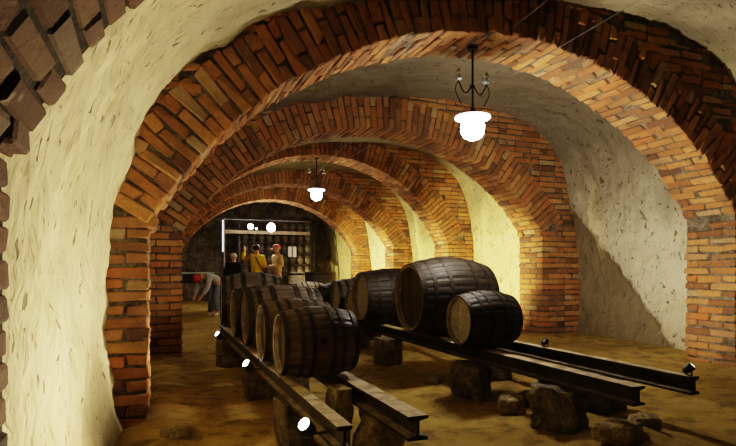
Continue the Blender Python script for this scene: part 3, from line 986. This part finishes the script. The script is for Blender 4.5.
# wires
def wire(pts, label, r=0.003):
    m = MB(); m.tube(pts, r, 6)
    o = m.build('tension_wire', M['galv'])
    tag(o, label, 'wire', 'steel wires up to the vault')
wire([(2.525, 3.99, 2.80), (2.60, 3.88, 2.868), (2.96, 3.36, 3.20)], 'thin wire rising from the top of the near chandelier stem to the vault')
wire([(2.535, 4.0, 2.60), (2.86, 3.90, 2.673), (3.05, 3.70, 2.80), (3.54, 3.20, 3.115), (3.72, 3.02, 3.26)], 'thin wire slanting over the near arch, right of the other wire')
wire([(2.73, 9.40, 2.76), (3.05, 8.6, 3.17)], 'thin wire rising from the second hanging lamp, nearer the viewer')
wire([(2.78, 9.40, 2.70), (3.45, 8.7, 3.15)], 'thin wire rising to the right from the second hanging lamp')

# ------------------------------------------------------------------ far end: frame, cask rack, table
pf = empty('metal_frame', (1.84, 15.95, 0)); tag(pf, 'pale metal portal frame with a lit post and crossbar at the far end', 'frame')
m = MB(); m.box((0, 0, 1.24), (0.04, 0.04, 2.48)); m.box((0, 0, 0.02), (0.16, 0.16, 0.04)); m.build('post', M['dullmetal'], pf)
m = MB(); m.box((2.55, 0, 1.24), (0.05, 0.05, 2.48)); m.box((2.55, 0, 0.02), (0.16, 0.16, 0.04)); m.build('post', M['black'], pf)
m = MB(); m.box((1.275, 0, 2.45), (2.50, 0.03, 0.03)); m.build('crossbar', M['dullmetal'], pf)
m = MB(); m.box((1.275, 0.06, 2.10), (2.5, 0.06, 0.10)); m.build('timber_rail', M['timber'], pf)
m = MB(); m.tube([(-0.045, -0.03, 1.52), (-0.045, -0.03, 2.42)], 0.018, 10); m.build('fluorescent_tube', M['tube'], pf)

rk = empty('cask_rack', (3.62, 17.25, 0)); tag(rk, 'dark timber rack of shelves full of small casks against the end wall', 'rack')
RX0, RX1 = -1.16, 1.16
NC, PITCH, ROWH = 9, 0.252, 0.345
for sx in (RX0 - 0.03, 0.0, RX1 + 0.03):
    m = MB(); m.box((sx * 1.0, 0.17, 1.22), (0.05, 0.05, 2.44)); m.build('post', M['black'], rk)
SH = [0.82 + ROWH * k for k in range(5)]
for z in SH:
    m = MB(); m.box((0, 0, z), (RX1 - RX0 + 0.1, 0.30, 0.025)); m.build('shelf', M['oak_dark'], rk)
for sx in (RX0 - 0.03, RX1 + 0.03):
    m = MB(); m.box((sx, -0.12, 1.22), (0.05, 0.05, 2.44)); m.build('post', M['black'], rk)

def cask_mesh():
    mb = MB()
    h, rb, rt = 0.30, 0.112, 0.088
    prof = []
    for i in range(11):
        u = -1 + i / 5
        prof.append((rt + (rb - rt) * (1 - u * u), h * (u + 1) / 2))
    mb.lathe(prof, 18, mi=0)
    for u in (-0.85, -0.45, 0.45, 0.85):
        r = rt + (rb - rt) * (1 - u * u)
        mb.lathe([(r - 0.002, h * (u + 1) / 2 - 0.014), (r + 0.003, h * (u + 1) / 2 - 0.012), (r + 0.003, h * (u + 1) / 2 + 0.012), (r - 0.002, h * (u + 1) / 2 + 0.014)], 18, cap=False, mi=1)
    return mb
cm = cask_mesh().build('small_cask', [M['cask'], M['iron']], smooth=True)
tag(cm, 'small brown cask standing upright in the rack at the far end', 'cask', 'small casks in the far rack')
first = True
for r, z in enumerate(SH):
    for c in range(NC):
        if r == 4 and c < 5: continue
        o = cm if first else cm.copy()
        if not first: COL.objects.link(o)
        first = False
        o.location = (3.62 + (c - (NC - 1) / 2) * PITCH, 17.22, z + 0.0126)
        o.rotation_euler = (0, 0, random.uniform(0, 6))
for k, (dx, lab) in enumerate(((-0.075, 'left one of two white paper sheets on the cask rack'), (0.075, 'right one of two white paper sheets on the cask rack'))):
    s = MB(); s.box((0, 0, 0), (0.115, 0.006, 0.33))
    o = s.build('paper_sheet', M['paper']); o.location = (4.08 + dx, 17.085, 1.58)
    tag(o, lab, 'notice', 'paper sheets on the rack')

tb = empty('work_table', (0.86, 13.1, fz(0.86, 13.1))); tag(tb, 'dark table with a pale greenish top at the far left', 'table')
m = MB(); m.box((0, 0, 0.93), (0.80, 0.6, 0.035)); m.build('table_top', M['green'], tb)
m = MB(); m.box((0, 0, 0.80), (0.72, 0.5, 0.20)); m.build('apron', M['black'], tb)
for sx in (-0.34, 0.34):
    for sy in (-0.24, 0.24):
        m = MB(); m.box((sx, sy, 0.36), (0.06, 0.06, 0.72)); m.build('leg', M['black'], tb)

# ------------------------------------------------------------------ people (far away, about 25 pixels tall)
def skin_chain(name, pts, edges, radii, mat, parent, root_i=0, sub=2):
    me = bpy.data.meshes.new(name)
    me.from_pydata([tuple(p) for p in pts], edges, [])
    me.materials.append(mat)
    o = bpy.data.objects.new(name, me); link(o, parent)
    sk = o.modifiers.new('skin', 'SKIN'); sk.use_smooth_shade = True
    for i, r in enumerate(radii):
        d = me.skin_vertices[0].data[i]
        d.radius = r if isinstance(r, (tuple, list)) else (r, r)
        d.use_root = (i == root_i)
    sb = o.modifiers.new('sub', 'SUBSURF'); sb.levels = sub; sb.render_levels = sub
    return o

def person(loc, rotz, label, scale, J, jacket, trousers, shoes, hair, cap=None, short_hair=True, strap=False):
    """J: joint positions in a figure 1.72 m tall facing local -y"""
    root = empty('person', loc, rotz); root.scale = (scale,) * 3
    tag(root, label, 'person')
    V = lambda k: Vector(J[k])
    # --- body: one continuous surface from pelvis to head, hands and feet
    pts, rad, ed = [], [], []
    def add(p, r, to=None):
        pts.append(Vector(p)); rad.append(r)
        if to is not None: ed.append((to, len(pts) - 1))
        return len(pts) - 1
    pel = add(V('pelvis'), (0.13, 0.10))
    wai = add(V('pelvis').lerp(V('chest'), 0.45), (0.115, 0.09), pel)
    che = add(V('chest'), (0.135, 0.10), wai)
    nek = add(V('neck'), 0.058, che)
    hd0 = add(V('neck').lerp(V('head'), 0.5), 0.058, nek)
    hd1 = add(V('head'), (0.074, 0.090), hd0)
    hd2 = add(V('head') + (V('head') - V('neck')).normalized() * 0.075, (0.062, 0.075), hd1)
    for s in ('l', 'r'):
        sh = add(V('sh_' + s), 0.060, che)
        el = add(V('el_' + s), 0.044, sh)
        wr = add(V('wr_' + s), 0.029, el)
        d = (V('wr_' + s) - V('el_' + s)).normalized()
        pa = add(V('wr_' + s) + d * 0.055, (0.038, 0.018), wr)
        side = d.orthogonal().normalized()
        up = d.cross(side)
        for q in range(4):                                   # fingers, slightly curled, unequal
            off = side * (0.024 * (q - 1.5) / 1.5)
            ln = (0.062, 0.074, 0.070, 0.054)[q]
            k1 = add(V('wr_' + s) + d * (0.075 + ln * 0.45) + off, 0.0085, pa)
            add(V('wr_' + s) + d * (0.075 + ln * 0.9) + off - up * 0.022, 0.0075, k1)
        t1 = add(V('wr_' + s) + d * 0.045 + side * 0.045, 0.010, pa)
        add(V('wr_' + s) + d * 0.080 + side * 0.055 - up * 0.012, 0.0085, t1)
        hp = add(V('hip_' + s), 0.098, pel)
        kn = add(V('kn_' + s), 0.062, hp)
        cf = add(V('kn_' + s).lerp(V('an_' + s), 0.35), 0.060, kn)
        an = add(V('an_' + s), 0.040, cf)
        add(V('toe_' + s), (0.040, 0.028), an)
    skin_chain('body', pts, ed, rad, M['skin'], root, 0, 2)
    # --- face
    hc = V('head'); up = (hc - V('neck')).normalized()
    f = Vector(J['face']).normalized(); f = (f - up * f.dot(up)).normalized(); sd = f.cross(up)
    fc = MB()
    nose = hc + f * 0.092 - up * 0.005
    fc.tube([hc + f * 0.078 + up * 0.03, nose + f * 0.012 - up * 0.012, hc + f * 0.082 - up * 0.028], [0.008, 0.014, 0.010], 8)
    for e in (-1, 1):
        fc.ball(hc + sd * e * 0.076 - f * 0.005, (0.012, 0.02, 0.03), 8, 6)
    fc.build('face', M['skin'], root, smooth=True)
    ey = MB()
    for e in (-1, 1): ey.ball(hc + f * 0.082 + sd * e * 0.030 + up * 0.022, 0.011, 8, 6)
    ey.build('eye', M['eye'], root)
    mo = MB(); mo.tube([hc + f * 0.080 - up * 0.05 - sd * 0.022, hc + f * 0.088 - up * 0.052, hc + f * 0.080 - up * 0.05 + sd * 0.022], 0.006, 6); mo.build('mouth', M['lip'], root)
    # --- hair / cap as a shell over the crown and back of the head
    def shell(name, mat, r, back, drop):
        b = MB(); c = hc + up * 0.040 - f * back
        vs, fs = [], []
        n, m_ = 16, 9
        for j in range(m_ + 1):
            ph = math.radians(drop) * j / m_
            for k in range(n):
                t = 2 * math.pi * k / n
                front = max(0.0, math.cos(t))
                p2 = ph * (1 - 0.42 * front)
                vs.append(c + (f * math.cos(t) * r[1] + sd * math.sin(t) * r[0]) * math.sin(p2) + up * math.cos(p2) * r[2])
        for j in range(m_):
            for k in range(n):
                k2 = (k + 1) % n
                fs.append((j * n + k, j * n + k2, (j + 1) * n + k2, (j + 1) * n + k))
        b.add(vs, fs)
        if name == 'cap':
            q = c + f * (r[1] * 0.92) + up * 0.005
            b.add([q - sd * 0.07 - f * 0.02, q - sd * 0.05 + f * 0.06 - up * 0.012, q + sd * 0.05 + f * 0.06 - up * 0.012, q + sd * 0.07 - f * 0.02], [(0, 1, 2, 3)])
        return b.build(name, mat, root, smooth=True)
    shell('hair', hair, (0.094, 0.108, 0.098), 0.012, 118 if short_hair else 138)
    if cap is not None: shell('cap', cap, (0.101, 0.115, 0.108), 0.008, 96)
    # --- jacket and trousers as skins over the body
    jp, jr, je = [], [], []
    def ja(p, r, to=None):
        jp.append(Vector(p)); jr.append(r)
        if to is not None: je.append((to, len(jp) - 1))
        return len(jp) - 1
    a0 = ja(V('pelvis').lerp(V('chest'), -0.12), (0.172, 0.135))
    a1 = ja(V('pelvis').lerp(V('chest'), 0.5), (0.158, 0.125), a0)
    a2 = ja(V('chest'), (0.172, 0.132), a1)
    ja(V('chest').lerp(V('neck'), 0.75), 0.080, a2)
    for s in ('l', 'r'):
        b1 = ja(V('sh_' + s), 0.082, a2)
        b2 = ja(V('el_' + s), 0.064, b1)
        ja(V('el_' + s).lerp(V('wr_' + s), 0.9), 0.048, b2)
    skin_chain('jacket', jp, je, jr, jacket, root, 0, 2)
    tp, tr, te = [], [], []
    tp.append(V('pelvis') + Vector((0, 0, 0.06))); tr.append((0.150, 0.115))
    tp.append(V('pelvis')); tr.append((0.150, 0.115)); te.append((0, 1))
    for s in ('l', 'r'):
        b = len(tp)
        tp += [V('hip_' + s), V('kn_' + s), V('kn_' + s).lerp(V('an_' + s), 0.93)]
        tr += [0.110, 0.082, 0.066]
        te += [(1, b), (b, b + 1), (b + 1, b + 2)]
    skin_chain('trousers', tp, te, tr, trousers, root, 1, 2)
    for s in ('l', 'r'):
        skin_chain('shoe', [V('an_' + s) + Vector((0, 0, -0.015)), V('an_' + s).lerp(V('toe_' + s), 0.55) + Vector((0, 0, -0.01)), V('toe_' + s)], [(0, 1), (1, 2)], [0.048, (0.050, 0.040), (0.042, 0.028)], shoes, root, 0, 2)
    if strap:
        st = MB(); fr_ = V('chest') - f * 0.0
        sv = V('sh_l') - V('sh_r'); sv.normalize()
        for off in (-0.15,):
            st.tube([V('chest') + sv * 0.10 + Vector((0, 0.15, 0.10)), V('chest') + Vector((0, 0.16, -0.1)), V('pelvis') - sv * 0.15 + Vector((0, 0.15, 0.06))], 0.016, 6)
        st.build('strap', M['blackc'], root)
    return root

def stand(**kw):
    J = dict(pelvis=(0, 0, 0.95), chest=(0, 0.0, 1.30), neck=(0, 0.005, 1.47), head=(0, -0.02, 1.60), face=(0, -1, 0),
             sh_l=(0.18, 0, 1.40), el_l=(0.24, 0.02, 1.12), wr_l=(0.23, -0.08, 0.88),
             sh_r=(-0.18, 0, 1.40), el_r=(-0.24, 0.02, 1.12), wr_r=(-0.23, -0.08, 0.88),
             hip_l=(0.095, 0, 0.90), kn_l=(0.10, -0.02, 0.50), an_l=(0.10, 0.02, 0.085), toe_l=(0.12, -0.15, 0.035),
             hip_r=(-0.095, 0, 0.90), kn_r=(-0.10, -0.02, 0.50), an_r=(-0.10, 0.02, 0.085), toe_r=(-0.12, -0.15, 0.035))
    J.update(kw); return J
# yellow jacket, back to us, one arm raised towards the casks
person((2.46, 14.25, fz(2.46, 14.25)), math.radians(195), 'person in a yellow jacket with dark hair, back turned, one arm raised', 0.96,
       stand(el_l=(0.33, -0.16, 1.32), wr_l=(0.27, -0.20, 1.56), el_r=(-0.26, -0.02, 1.13), wr_r=(-0.18, -0.20, 1.02)),
       M['yellow'], M['darkcl'], M['shoe'], M['hair_dark'], None, False, True)
# beige jacket, side on, facing left, forearms out
person((2.98, 14.15, fz(2.98, 14.15)), math.radians(-75), 'person in a beige jacket with a pink cap, side on, hands held forward', 0.955,
       stand(el_l=(0.23, 0.03, 1.13), wr_l=(0.14, -0.24, 1.14), el_r=(-0.23, 0.03, 1.13), wr_r=(-0.12, -0.25, 1.12)),
       M['beige'], M['khaki'], M['shoe'], M['hair_grey'], M['pink'])
# black coat, shorter, back to us
person((1.78, 13.6, fz(1.78, 13.6)), math.radians(150), 'person in a black coat with light grey hair, standing left of the yellow jacket', 0.845,
       stand(neck=(0, -0.05, 1.46), head=(0.02, -0.10, 1.585)), M['blackc'], M['darkcl'], M['shoe'], M['hair_grey'])
# bending over by the table, red cap
person((1.16, 12.2, fz(1.16, 12.2)), math.radians(-58), 'person in a red cap, pale shirt and jeans bending over by the table', 0.87,
       dict(pelvis=(0, 0.16, 0.86), chest=(0, -0.14, 1.02), neck=(0, -0.29, 1.00), head=(0, -0.40, 0.96), face=(0, -0.3, -1),
            sh_l=(0.17, -0.22, 0.98), el_l=(0.21, -0.30, 0.72), wr_l=(0.14, -0.42, 0.52), sh_r=(-0.17, -0.22, 0.98), el_r=(-0.21, -0.30, 0.72), wr_r=(-0.14, -0.42, 0.52),
            hip_l=(0.095, 0.13, 0.83), kn_l=(0.10, 0.02, 0.46), an_l=(0.10, 0.10, 0.085), toe_l=(0.12, -0.07, 0.035),
            hip_r=(-0.095, 0.13, 0.83), kn_r=(-0.10, 0.02, 0.46), an_r=(-0.10, 0.10, 0.085), toe_r=(-0.12, -0.07, 0.035)),
       M['pale_shirt'], M['jeans'], M['pale_shoe'], M['hair_dark'], M['red'])

# ------------------------------------------------------------------ world, camera
w = bpy.data.worlds.new('cellar_dark'); scene.world = w; w.use_nodes = True
w.node_tree.nodes['Background'].inputs[0].default_value = (1.0, 0.85, 0.62, 1)
w.node_tree.nodes['Background'].inputs[1].default_value = 0.008

cam = bpy.data.cameras.new('camera')
co = bpy.data.objects.new('camera', cam); link(co)
F = 545.0
PSI = math.atan2(213.0, F)
cam.sensor_width = 36.0
cam.lens = 36.0 * F / 736.0
cam.shift_y = 47.0 / 736.0
cam.clip_start = 0.02
co.location = (0, 0, CAMZ)
co.rotation_euler = (math.radians(90), 0, -PSI)
scene.camera = co
scene.cycles.diffuse_bounces = 3
scene.view_settings.view_transform = 'Filmic'
scene.view_settings.look = 'High Contrast'
scene.view_settings.exposure = 0.15
